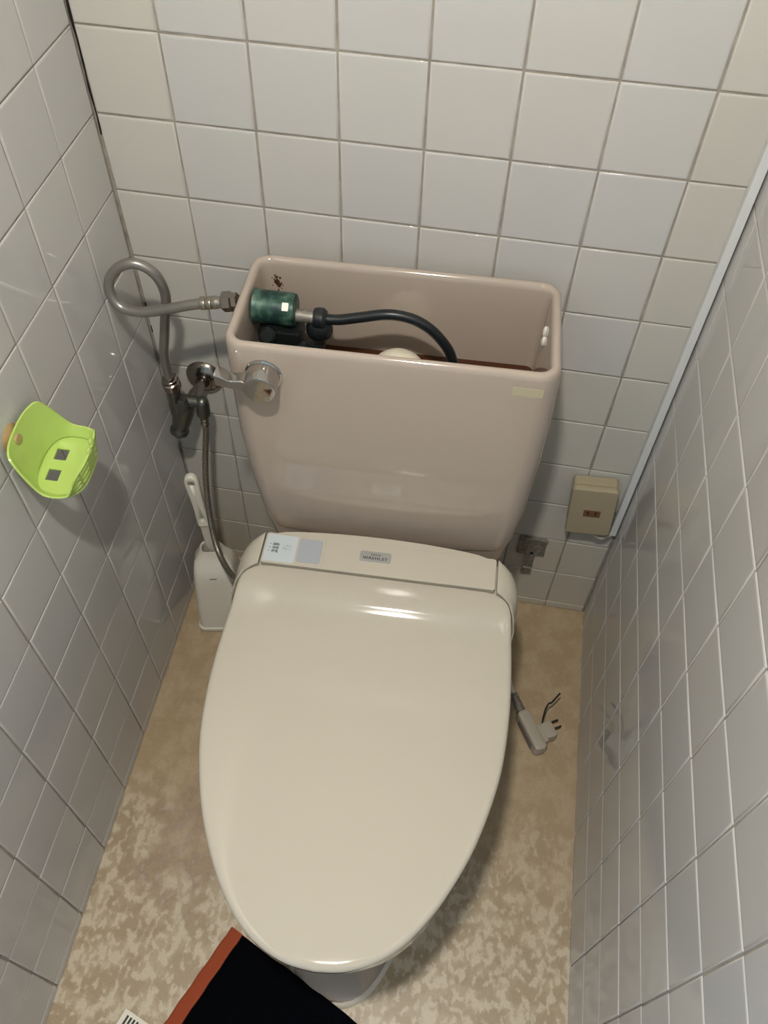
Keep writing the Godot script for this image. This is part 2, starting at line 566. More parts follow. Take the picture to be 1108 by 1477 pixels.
func lid_height(z: float) -> float:
	return table([Vector2(0.262, 0.4664), Vector2(0.283, 0.4664), Vector2(0.297, 0.4654), Vector2(0.307, 0.4625), Vector2(0.318, 0.4570), Vector2(0.329, 0.4538), Vector2(0.346, 0.4526), Vector2(0.45, 0.4503), Vector2(0.55, 0.4478), Vector2(0.65, 0.4453), Vector2(0.72, 0.4436), Vector2(0.745, 0.4430)], z)

func oval(y: float, hw: float, z0: float, z1: float, ex := 2.4, n := 56) -> PackedVector3Array:
	var o := PackedVector3Array()
	for i in n:
		var a := TAU * i / n
		var c := cos(a)
		var s := sin(a)
		o.push_back(Vector3(hw * signf(c) * pow(absf(c), 2.0 / ex), y, (z0 + z1) / 2 + (z1 - z0) / 2 * signf(s) * pow(absf(s), 2.0 / ex)))
	return o

func tank_ring(y: float, x0: float, x1: float, z0: float, z1: float, r: float, sag := 0.0) -> PackedVector3Array:
	var o := PackedVector3Array()
	for p: Vector2 in MB.rrect(x1 - x0, z1 - z0, r, 6):
		o.push_back(Vector3((x0 + x1) / 2 + p.x, y, (z0 + z1) / 2 + p.y))
	# subdivide the long straight sides so that the lower edge can sag
	var q := PackedVector3Array()
	for i in o.size():
		var a := o[i]
		var b := o[(i + 1) % o.size()]
		var n := 12 if a.distance_to(b) > 0.1 else 1
		for k in n:
			var p := a.lerp(b, float(k) / n)
			p.y -= sag * (1.0 - pow(p.x / 0.2, 2))
			q.push_back(p)
	return q

func make_toilet() -> void:
	var t := thing("toilet", "pinkish beige toilet with its cistern open and ivory lid closed", "toilet", Vector3(0.393, 0, 0.03), deg_to_rad(2.6))
	# ---- cistern
	var b := MB.new()
	var X0 := -0.1985
	var X1 := 0.1945
	var rings := []
	rings.append(tank_ring(0.4345, -0.172, 0.176, 0.012, 0.156, 0.024, 0.022))
	rings.append(tank_ring(0.4330, -0.1800, 0.1840, 0.005, 0.1670, 0.027, 0.022))
	rings.append(tank_ring(0.4350, -0.1825, 0.1862, 0.003, 0.1690, 0.028, 0.022))
	rings.append(tank_ring(0.450, -0.1845, 0.1880, 0.002, 0.1705, 0.028, 0.018))
	rings.append(tank_ring(0.520, -0.1930, 0.1945, 0.002, 0.174, 0.028))
	rings.append(tank_ring(0.620, X0 - 0.001, X1 + 0.003, 0.002, 0.177, 0.027))
	rings.append(tank_ring(0.700, X0 - 0.001, X1 + 0.003, 0.002, 0.1785, 0.026))
	rings.append(tank_ring(0.765, X0, X1 + 0.001, 0.002, 0.179, 0.025))
	for q in [[0.776, 0.0], [0.7815, 0.0013], [0.7842, 0.0038], [0.785, 0.0065], [0.7842, 0.0092], [0.7815, 0.0117], [0.776, 0.013], [0.755, 0.0138], [0.72, 0.0145], [0.62, 0.016], [0.50, 0.019], [0.495, 0.024]]:
		rings.append(tank_ring(q[0], X0 + q[1], X1 - q[1], 0.002 + q[1], 0.179 - q[1], maxf(0.025 - q[1] * 0.85, 0.011)))
	b.loft(rings)
	var tank := obj("cistern", b, M.porcelain, t, 50.0)
	b = MB.new()
	rings = []
	for q in [[0.36, -0.012], [0.39, -0.004], [0.4345, 0.0], [0.436, -0.004]]:
		rings.append(tank_ring(q[0], -0.1805 - q[1], 0.1842 + q[1], 0.006, 0.1672 + q[1], 0.027, 0.0 if q[0] < 0.4 else 0.0215))
	b.loft(rings)
	obj("cistern_foot", b, M.porcelain, t)
	# maker's sticker on the front
	b = MB.new()
	b.rbox(Vector3(0.1595, 0.7590, 0.1791), Vector3(0.036, 0.0006, 0.0135), 0.0015, 0.0001, 3, Basis(Vector3.RIGHT, -PI / 2 + 0.02))
	obj("sticker", b, M.sticker, tank).set_meta("label", "small faded yellowish sticker")
	# rust specks and a white dab on the inner walls
	b = MB.new()
	for k in 60:
		var a := rng.randf() * TAU
		var d := 0.0055 * absf(rng.randfn())
		var p := Vector3(-0.168 + cos(a) * d * 0.75, 0.751 + sin(a) * d * 1.3, 0.0160)
		var s := rng.randf_range(0.0005, 0.0016)
		b.sphere(p, Vector3(s, s * 1.3, 0.0006), 6)
	obj("rust_specks", b, M.rust_dark, tank).set_meta("kind", "stuff")
	b = MB.new()
	b.sphere(Vector3(0.1795, 0.748, 0.056), Vector3(0.003, 0.0085, 0.005), 12)
	b.sphere(Vector3(0.1795, 0.736, 0.060), Vector3(0.003, 0.0075, 0.005), 12)
	obj("sealant_dab", b, M.white_plastic, tank)
	# water
	b = MB.new()
	rings = []
	for y in [0.50, 0.655]:
		rings.append(tank_ring(y, X0 + 0.0157, X1 - 0.0157, 0.0177, 0.1633, 0.0115))
	b.loft(rings)
	obj("water", b, M.water, tank).set_meta("label", "rusty brown water")
	# ---- fill valve
	b = MB.new()
	b.lathe([Vector2(0.0195, 0.0), Vector2(0.0222, 0.001), Vector2(0.0222, 0.004), Vector2(0.0208, 0.006), Vector2(0.0205, 0.047), Vector2(0.0195, 0.052), Vector2(0.017, 0.0535)], Vector3(-0.1830, 0.7610, 0.079), Vector3.RIGHT, 28)
	var fv := obj("fill_valve", b, M.patina, t)
	b = MB.new()
	b.rbox(Vector3(-0.1400, 0.7760, 0.0938), Vector3(0.008, 0.0008, 0.010), 0.001, 0.0001, 3, Basis(Vector3.RIGHT, PI / 4))
	obj("label_scrap", b, M.white_plastic, fv)
	b = MB.new()
	b.lathe([Vector2(0.008, 0.0), Vector2(0.0085, 0.004), Vector2(0.0075, 0.03), Vector2(0.0075, 0.034)], Vector3(-0.131, 0.755, 0.082), Vector3(1, 0.0, 0.03), 14)
	obj("outlet_stub", b, M.zinc, fv)
	b = MB.new()
	b.tube(PackedVector3Array([Vector3(-0.158, 0.744, 0.080), Vector3(-0.158, 0.70, 0.080), Vector3(-0.158, 0.56, 0.080)]), [0.017, 0.018, 0.014], 16)
	b.rbox(Vector3(-0.150, 0.729, 0.082), Vector3(0.056, 0.020, 0.036), 0.006, 0.003)
	b.rbox(Vector3(-0.122, 0.712, 0.086), Vector3(0.056, 0.010, 0.012), 0.003, 0.002)
	b.lathe([Vector2(0.006, 0), Vector2(0.007, 0.002), Vector2(0.007, 0.008), Vector2(0.005, 0.010)], Vector3(-0.122, 0.715, 0.092), Vector3(0, 0.6, 1), 10)
	b.lathe([Vector2(0.010, 0), Vector2(0.011, 0.002), Vector2(0.011, 0.010), Vector2(0.008, 0.013)], Vector3(-0.163, 0.733, 0.097), Vector3(0, 0.6, 1), 12)
	obj("valve_body", b, M.dark_valve, fv)
	b = MB.new()
	b.sphere(Vector3(-0.101, 0.7385, 0.083), Vector3(0.0175, 0.0175, 0.0155), 18)
	b.lathe([Vector2(0.012, 0), Vector2(0.0135, 0.003), Vector2(0.0135, 0.012), Vector2(0.010, 0.016)], Vector3(-0.107, 0.7545, 0.083), Vector3(1, 0.02, 0), 16)
	obj("elbow", b, M.rubber, fv)
	b = MB.new()
	b.tube(curve([Vector3(-0.094, 0.7545, 0.083), Vector3(-0.075, 0.756, 0.083), Vector3(-0.050, 0.762, 0.082), Vector3(-0.016, 0.7700, 0.081), Vector3(0.012, 0.7670, 0.080), Vector3(0.035, 0.7555, 0.080), Vector3(0.054, 0.736, 0.080), Vector3(0.067, 0.713, 0.080), Vector3(0.074, 0.68, 0.081), Vector3(0.076, 0.61, 0.082)]), [0.0066], 14)
	obj("refill_tube", b, M.rubber, t)
	b = MB.new()
	b.tube(curve([Vector3(-0.130, 0.702, 0.082), Vector3(-0.08, 0.695, 0.082), Vector3(-0.03, 0.684, 0.082)]), [0.0045], 10)
	obj("float_rod", b, M.rust, t)
	b = MB.new()
	b.sphere(Vector3(0.0, 0.668, 0.082), Vector3(0.040, 0.038, 0.040), 28)
	obj("float_ball", b, M.float_, t)
	# ---- flush lever
	b = MB.new()
	b.lathe([Vector2(0.0225, 0.0), Vector2(0.0225, 0.003), Vector2(0.0205, 0.004), Vector2(0.0200, 0.026), Vector2(0.0192, 0.0285), Vector2(0.0175, 0.0295)], Vector3(-0.1505, 0.7430, 0.1785), Vector3(0, 0, 1), 36)
	var lv := obj("flush_lever", b, M.chrome, t)
	b = MB.new()
	rings = []
	for k in 7:
		var f := k / 6.0
		var dip := 0.0045 * exp(-pow((f - 0.62) / 0.18, 2))
		var ce := Vector3(-0.156 - 0.046 * f, 0.7445 + 0.0075 * f, 0.196)
		var hy := 0.0078
		rings.append(PackedVector3Array([ce + Vector3(0, -hy, 0.011), ce + Vector3(0, hy - dip - 0.001, 0.011), ce + Vector3(0, hy - dip, 0.010), ce + Vector3(0, hy - dip * 1.6, -0.006), ce + Vector3(0, -hy, -0.007)]))
	b.loft(rings)
	obj("lever_arm", b, M.chrome, lv, 35.0)
	# ---- bowl and pedestal
	b = MB.new()
	b.loft([oval(0.0, 0.113, 0.05, 0.722), oval(0.018, 0.112, 0.05, 0.720), oval(0.03, 0.107, 0.052, 0.705), oval(0.07, 0.103, 0.055, 0.675), oval(0.15, 0.103, 0.055, 0.655), oval(0.22, 0.115, 0.06, 0.662), oval(0.29, 0.145, 0.07, 0.69), oval(0.335, 0.164, 0.09, 0.722), oval(0.365, 0.172, 0.10, 0.733), oval(0.384, 0.172, 0.10, 0.733), oval(0.388, 0.168, 0.104, 0.729)])
	obj("bowl", b, M.porcelain, t)
	b = MB.new()
	b.loft([oval(0.0, 0.119, 0.046, 0.729), oval(0.004, 0.1175, 0.047, 0.7275), oval(0.007, 0.113, 0.05, 0.723)])
	obj("base_caulk", b, M.caulk, t).set_meta("label", "pale sealant line round the foot")
	# ---- washlet: seat, lid, rear unit
	var ol := outline_lid()
	var ctr := Vector2(0, 0.50)
	b = MB.new()
	rings = []
	for q in [[0.388, 0.965], [0.391, 0.978], [0.410, 0.982], [0.420, 0.978], [0.425, 0.95]]:
		var ring := PackedVector3Array()
		for p in ol:
			var w: Vector2 = ctr + (p - ctr) * q[1]
			ring.push_back(Vector3(w.x, q[0], w.y))
		rings.append(ring)
	b.loft(rings)
	obj("seat", b, M.seat, t)
	b = MB.new()
	rings = []
	var nf := 44
	for k in nf + 1:
		var f: float = 0.004 + 0.996 * (1.0 - pow(1.0 - float(k) / nf, 1.35))
		var ring := PackedVector3Array()
		for p in ol:
			var w: Vector2 = ctr + (p - ctr) * f
			var g := smoothstep(0.262, 0.33, w.y)
			var d := 0.0010 * f * f + 0.0004 * pow(f, 8) + 0.0045 * pow(f, 110)
			ring.push_back(Vector3(w.x, lid_height(w.y) - d * (0.12 + 0.88 * g), w.y))
		rings.append(ring)
	var e0: PackedVector3Array = rings[nf]
	for q in [[0.9995, 0.0018], [0.999, 0.005], [0.9985, 0.011], [0.993, 0.0135], [0.97, 0.0135]]:
		var ring := PackedVector3Array()
		for p in e0:
			var w: Vector2 = ctr + (Vector2(p.x, p.z) - ctr) * q[0]
			ring.push_back(Vector3(w.x, p.y - q[1], w.y))
		rings.append(ring)
	b.loft(rings)
	obj("lid", b, M.ivory, t, 50.0).set_meta("label", "glossy ivory toilet lid, closed")
	# rear unit
	b = MB.new()
	rings = []
	for q in [[0.392, 0.0], [0.448, 0.0], [0.454, 0.003], [0.4552, 0.008]]:
		var ring := PackedVector3Array()
		for p: Vector2 in MB.rrect(0.380 - 2 * q[1], 0.068 - 2 * q[1], 0.030 - q[1], 6):
			ring.push_back(Vector3(p.x, q[0], 0.244 + p.y))
		rings.append(ring)
	b.loft(rings)
	var unit := obj("rear_unit", b, M.ivory_matt, t)
	# arched ridge behind the hatch
	b = MB.new()
	rings = []
	for k in 25:
		var f := k / 24.0
		var x := lerpf(-0.150, 0.150, f)
		var s := pow(sin(PI * f), 0.6)
		var z := 0.2085 - 0.0125 * s
		rings.append(PackedVector3Array([Vector3(x, 0.42, 0.2105), Vector3(x, 0.4650, 0.2105), Vector3(x, 0.4650, z + 0.002), Vector3(x, 0.4630, z), Vector3(x, 0.42, z)]))
	b.loft(rings)
	obj("rear_ridge", b, M.ivory_matt, unit, 30.0)
	# hatch
	b = MB.new()
	b.rbox(Vector3(0.0, 0.4609, 0.2368), Vector3(0.3272, 0.0116, 0.0514), 0.004, 0.0008, 3)
	var hatch := obj("hatch", b, M.ivory_matt, unit)
	# cheeks at either end
	for s in [-1.0, 1.0]:
		b = MB.new()
		var iq := [[Vector2(0.1662, 0.2115), Vector2(0.1670, 0.2095)], [Vector2(0.1662, 0.214), Vector2(0.1735, 0.2100)], [Vector2(0.1662, 0.220), Vector2(0.1830, 0.2140)], [Vector2(0.1662, 0.228), Vector2(0.1905, 0.2215)], [Vector2(0.1662, 0.240), Vector2(0.1957, 0.2330)], [Vector2(0.1662, 0.252), Vector2(0.1982, 0.2480)], [Vector2(0.1664, 0.2650), Vector2(0.1988, 0.2640)], [Vector2(0.1740, 0.2705), Vector2(0.1980, 0.2750)], [Vector2(0.1832, 0.2810), Vector2(0.1965, 0.2860)], [Vector2(0.1888, 0.2985), Vector2(0.1948, 0.3010)], [Vector2(0.1912, 0.3200), Vector2(0.1930, 0.3200)]]
		rings = []
		for q in iq:
			var i: Vector2 = q[0]
			var u: Vector2 = q[1]
			var ring := PackedVector3Array()
			ring.push_back(Vector3(s * i.x, 0.40, i.y))
			for k in 9:
				var a := PI / 2 * k / 8.0
				var w := i.lerp(u, sin(a))
				ring.push_back(Vector3(s * w.x, 0.4662 - 0.030 * (1 - cos(a)), w.y))
			ring.push_back(Vector3(s * u.x, 0.40, u.y))
			rings.append(ring)
		b.loft(rings)
		obj("end_cheek", b, M.ivory_matt, unit, 45.0)
	# control panel: printed pale blue film
	var pl := PlaneMesh.new()
	pl.size = Vector2(0.0445, 0.0455)
	var pm := mat(Color.WHITE, 0.28)
	pm.albedo_texture = panel_print()
	b = MB.new()
	b.rbox(Vector3(-0.1390, 0.46675, 0.2368), Vector3(0.0445, 0.0005, 0.0455), 0.0015, 0.0001, 3)
	var film := put("control_film", b.mesh(40.0, Rect2(-0.16125, 0.21405, 0.0445, 0.0455)), pm, hatch)
	film.set_meta("label", "pale blue film printed with small black characters")
	b = MB.new()
	b.rbox(Vector3(-0.0975, 0.4669, 0.2370), Vector3(0.0395, 0.0009, 0.0470), 0.002, 0.0003, 3)
	var sf := obj("sensor_frame", b, M.ivory_matt, hatch)
	b = MB.new()
	b.rbox(Vector3(-0.0980, 0.4676, 0.2365), Vector3(0.0330, 0.0008, 0.0400), 0.004, 0.0003, 4)
	obj("sensor_window", b, M.sensor, sf).set_meta("label", "grey translucent sensor window")
	# badge with lettering
	b = MB.new()
	b.rbox(Vector3(-0.0055, 0.4669, 0.2325), Vector3(0.0440, 0.0007, 0.0175), 0.0018, 0.0002, 3)
	var bd := obj("badge", b, M.badge, hatch)
	lettering("TOTO", Vector3(-0.0055, 0.46735, 0.2292), 0.0030, bd, 1.35)
	lettering("WASHLET", Vector3(-0.0055, 0.46735, 0.2350), 0.0045, bd, 1.25)

func lettering(s: String, at: Vector3, high: float, parent: Node, wide := 1.0) -> void:
	var tm := TextMesh.new()
	var f := SystemFont.new()
	f.font_names = PackedStringArray(["Droid Sans"])
	f.font_weight = 700
	tm.font = f
	tm.text = s
	tm.font_size = 32
	tm.pixel_size = high / 32.0 / 0.72
	tm.depth = 0.0001
	var o := put("lettering", tm, M.ink, parent, at)
	o.rotation.x = -PI / 2
	o.scale = Vector3(wide, 1, 1)

func stroke(im: Image, a: Vector2, b: Vector2, w: float, c: Color) -> void:
	var n := int(a.distance_to(b) * 1.5) + 2
	for i in n + 1:
		var p := a.lerp(b, float(i) / n)
		im.fill_rect(Rect2i(int(p.x - w / 2), int(p.y - w / 2), maxi(1, int(w)), maxi(1, int(w))), c)

func panel_print() -> ImageTexture:
	var im := Image.create(256, 262, false, Image.FORMAT_RGB8)
	im.fill(c8(190, 199, 203))
	var G := {
		"un": [0,1,1,2, 0,4,2,4, 1,4,1,8, 0,9,3,8, 3,9,10,9, 3,1,10,1, 6,1,6,8, 4,3,9,3, 4,3,4,6, 9,3,9,6, 4,6,9,6, 3,7,10,7],
		"ten": [0,1,5,1, 2,0,2,10, 0,3,4,3, 0,3,0,6, 4,3,4,6, 0,6,4,6, 0,8,5,8, 6,1,9,1, 5,4,10,4, 7,4,6,9, 6,9,9,8, 8,6,10,9],
		"ben": [2,0,0,4, 1,2,1,10, 3,1,10,1, 4,3,9,3, 4,3,4,6, 9,3,9,6, 4,6,9,6, 6,1,6,6, 6,6,3,10, 4,7,10,10],
		"za": [5,0,5,1, 1,1,10,1, 1,1,0,10, 3,3,2,5, 3,3,5,5, 8,3,7,5, 8,3,9,5, 6,2,6,9, 3,7,9,7, 2,9,10,9],
		"setsu": [1,0,0,2, 1,1,4,1, 6,0,5,2, 6,1,10,1, 0,3,4,3, 0,3,0,9, 4,3,4,6, 0,6,4,6, 0,9,4,8, 6,3,9,3, 9,3,9,7, 6,3,6,10],
		"den": [1,0,9,0, 0,2,10,2, 5,0,5,4, 2,3,4,3, 6,3,8,3, 1,5,8,5, 1,5,1,8, 8,5,8,8, 1,8,8,8, 5,5,5,10, 5,10,10,9],
		"no": [8,0,1,10], "zu": [1,1,8,1, 8,1,0,10, 5,5,9,10], "ru": [2,1,2,5, 2,5,0,10, 6,0,6,10, 6,10,10,6],
		"ki": [2,2,8,1, 2,4,8,3, 4,0,7,6, 2,7,3,9, 3,9,8,9], "re": [2,0,2,10, 0,3,3,3, 3,3,0,8, 2,5,6,2, 6,2,6,9, 6,9,10,8], "i": [1,2,1,7, 1,7,3,8, 7,2,9,6]}
	var ink := c8(62, 64, 68)
	var rows := [["un", "ten"], ["ben", "za"], ["setsu", "den"]]
	for r in 3:
		var y := 84.0 + r * 34.0
		im.fill_rect(Rect2i(28 - r * 3, int(y) + 10, 20, 3), ink)
		for k in 2: glyph(im, G[rows[r][k]], Vector2(58 + k * 27, y), 2.4, 3.0, ink)
	var light := c8(120, 124, 128)
	for k in 3:
		glyph(im, G[["no", "zu", "ru"][k]], Vector2(142 + k * 24, 92), 1.9, 2.2, light)
		glyph(im, G[["ki", "re", "i"][k]], Vector2(142 + k * 24, 122), 1.9, 2.2, light)
	im.fill_rect(Rect2i(168, 156, 9, 9), c8(170, 176, 178))
	im.generate_mipmaps()
	return ImageTexture.create_from_image(im)

func glyph(im: Image, s: Array, at: Vector2, k: float, w: float, c: Color) -> void:
	for i in range(0, s.size(), 4):
		stroke(im, at + Vector2(s[i], s[i + 1]) * k, at + Vector2(s[i + 2], s[i + 3]) * k, w, c)

# ---------------------------------------------------------------- stop valve and hoses
func make_valve() -> void:
	var o := Vector3(0.0745, 0.508, 0.0)
	var t := thing("stop_valve", "dulled chrome stop valve with branch on the back wall beside the cistern", "valve", o)
	var b := MB.new()
	b.lathe([Vector2(0.0300, 0.0), Vector2(0.0305, 0.002), Vector2(0.0285, 0.006), Vector2(0.0235, 0.010), Vector2(0.0165, 0.0125), Vector2(0.0125, 0.0130), Vector2(0.0105, 0.0115)], Vector3(0, 0, 0.0005), Vector3(0, 0, 1), 32)
	obj("escutcheon", b, M.chrome_dull, t)
	b = MB.new()
	b.lathe([Vector2(0.0085, 0.0), Vector2(0.0085, 0.030), Vector2(0.0100, 0.032), Vector2(0.0100, 0.050)], Vector3(0, 0, 0.008), Vector3(-0.08, 0.0, 1), 20)
	obj("wall_pipe", b, M.chrome_dull, t)
	# branch: horizontal cross piece with a square headed screw, elbow down to the thin hose
	b = MB.new()
	b.lathe([Vector2(0.0080, 0.0), Vector2(0.0095, 0.002), Vector2(0.0095, 0.030), Vector2(0.0085, 0.048)], Vector3(-0.034, 0.002, 0.060), Vector3(1, 0, 0), 18)
	b.lathe([Vector2(0.0100, 0.0), Vector2(0.0108, 0.002), Vector2(0.0108, 0.008), Vector2(0.0085, 0.011), Vector2(0.0060, 0.0115)], Vector3(-0.012, 0.0025, 0.066), Vector3(-0.15, 0.25, 1), 6)
	b.sphere(Vector3(0.014, 0.002, 0.060), Vector3(0.0105, 0.0105, 0.0105), 18)
	b.lathe([Vector2(0.0098, 0.0), Vector2(0.0105, 0.004), Vector2(0.0105, 0.024), Vector2(0.0080, 0.028)], Vector3(0.0145, 0.002, 0.060), Vector3(-0.02, -1, 0.06), 18)
	obj("branch", b, M.bronze, t)
	# main body: from the hose nut down to the knob
	b = MB.new()
	b.tube(PackedVector3Array([Vector3(-0.0265, 0.040, 0.062), Vector3(-0.0275, 0.030, 0.062), Vector3(-0.028, 0.004, 0.061), Vector3(-0.0280, -0.003, 0.060), Vector3(-0.0285, -0.026, 0.060), Vector3(-0.029, -0.030, 0.060)]), [0.0105, 0.0110, 0.0100, 0.0122, 0.0122, 0.0095], 18)
	b.tube(PackedVector3Array([Vector3(-0.012, -0.004, 0.058), Vector3(-0.018, -0.022, 0.058), Vector3(-0.026, -0.044, 0.060), Vector3(-0.031, -0.060, 0.061)]), [0.0135, 0.0155, 0.0155, 0.0130], 18)
	obj("valve_body", b, M.bronze, t)
	b = MB.new()
	b.lathe([Vector2(0.0110, 0.0), Vector2(0.0150, 0.002), Vector2(0.0155, 0.007), Vector2(0.0138, 0.012), Vector2(0.0080, 0.0145), Vector2(0.0060, 0.0150), Vector2(0.0055, 0.0185), Vector2(0.0040, 0.0195)], Vector3(-0.031, -0.060, 0.062), Vector3(-0.22, -1, 0.45), 22)
	obj("valve_cap", b, M.bronze, t)
	b = MB.new()
	b.lathe([Vector2(0.0115, 0.0), Vector2(0.0138, 0.0015), Vector2(0.0138, 0.014), Vector2(0.0118, 0.0155), Vector2(0.0118, 0.021), Vector2(0.0092, 0.023)], Vector3(-0.0270, 0.028, 0.062), Vector3(-0.05, 1, 0.10), 20)
	obj("coupling_nut", b, M.chrome_dull, t)
	# thick grey hose with its loop
	var h := thing("supply_hose", "thick grey metal hose looped between stop valve and cistern", "hose", Vector3(0.048, 0.556, 0.066))
	var pts := [Vector3(0.0475, 0.552, 0.066), Vector3(0.0490, 0.580, 0.069), Vector3(0.0535, 0.6165, 0.074), Vector3(0.0640, 0.655, 0.080), Vector3(0.0735, 0.690, 0.086), Vector3(0.0835, 0.722, 0.092), Vector3(0.0880, 0.748, 0.097), Vector3(0.0845, 0.7720, 0.101), Vector3(0.0735, 0.7870, 0.104), Vector3(0.0580, 0.7925, 0.107), Vector3(0.0400, 0.7855, 0.110), Vector3(0.0265, 0.7700, 0.113), Vector3(0.0225, 0.7520, 0.116), Vector3(0.0290, 0.7360, 0.119), Vector3(0.0430, 0.7290, 0.121), Vector3(0.0700, 0.7310, 0.122), Vector3(0.1050, 0.7425, 0.1215), Vector3(0.1300, 0.7505, 0.120), Vector3(0.1500, 0.7555, 0.1185)]
	for k in pts.size(): pts[k] -= h.position
	b = MB.new()
	b.tube(curve(pts, 6), [0.0067], 16)
	obj("hose_tube", b, M.hose, h)
	b = MB.new()
	var ax := Vector3(1, 0.20, -0.05)
	b.lathe([Vector2(0.0074, 0.0), Vector2(0.0084, 0.001), Vector2(0.0084, 0.006), Vector2(0.0074, 0.0075), Vector2(0.0084, 0.009), Vector2(0.0084, 0.014), Vector2(0.0074, 0.0155), Vector2(0.0084, 0.017), Vector2(0.0084, 0.022), Vector2(0.0074, 0.024), Vector2(0.0070, 0.030)], pts[18] - ax.normalized() * 0.006, ax, 18)
	obj("ferrule", b, M.ferrule, h)
	b = MB.new()
	b.lathe([Vector2(0.0118, 0.0), Vector2(0.0128, 0.002), Vector2(0.0128, 0.012), Vector2(0.0105, 0.014), Vector2(0.0105, 0.020)], pts[18] + ax.normalized() * 0.0235, ax, 6)
	obj("union_nut", b, M.chrome_dull, h, 20.0)
	b = MB.new()
	b.lathe([Vector2(0.0076, 0.0), Vector2(0.0092, 0.001), Vector2(0.0092, 0.006), Vector2(0.0082, 0.0075), Vector2(0.0088, 0.009), Vector2(0.0086, 0.016), Vector2(0.0074, 0.018)], Vector3(-0.0008, -0.010, -0.0010), Vector3(0.03, 1, 0.10), 18)
	obj("ferrule", b, M.chrome_dull, h)
	# thin braided hose to the washlet
	var s := thing("braided_hose", "thin braided steel hose hanging from stop valve to the rear of the seat", "hose", Vector3(0.0885, 0.48, 0.0615))
	var q := [Vector3(0.0883, 0.470, 0.0620), Vector3(0.0860, 0.440, 0.066), Vector3(0.0825, 0.400, 0.077), Vector3(0.0815, 0.360, 0.091), Vector3(0.0845, 0.320, 0.108), Vector3(0.0920, 0.283, 0.130), Vector3(0.1060, 0.255, 0.155), Vector3(0.1260, 0.248, 0.180), Vector3(0.1500, 0.262, 0.207), Vector3(0.1740, 0.300, 0.232), Vector3(0.1950, 0.350, 0.255), Vector3(0.2080, 0.390, 0.270)]
	for k in q.size(): q[k] -= s.position
	b = MB.new()
	b.tube(curve(q, 5), [0.0050], 14)
	obj("hose_tube", b, M.braid, s)
	b = MB.new()
	b.lathe([Vector2(0.0055, 0.0), Vector2(0.0066, 0.001), Vector2(0.0066, 0.005), Vector2(0.0056, 0.0065), Vector2(0.0066, 0.008), Vector2(0.0066, 0.012), Vector2(0.0056, 0.0135), Vector2(0.0066, 0.015), Vector2(0.0066, 0.020), Vector2(0.0056, 0.022)], Vector3(0.0003, 0.004, 0.0), Vector3(-0.05, -1, 0.10), 16)
	obj("ferrule", b, M.ferrule, s)

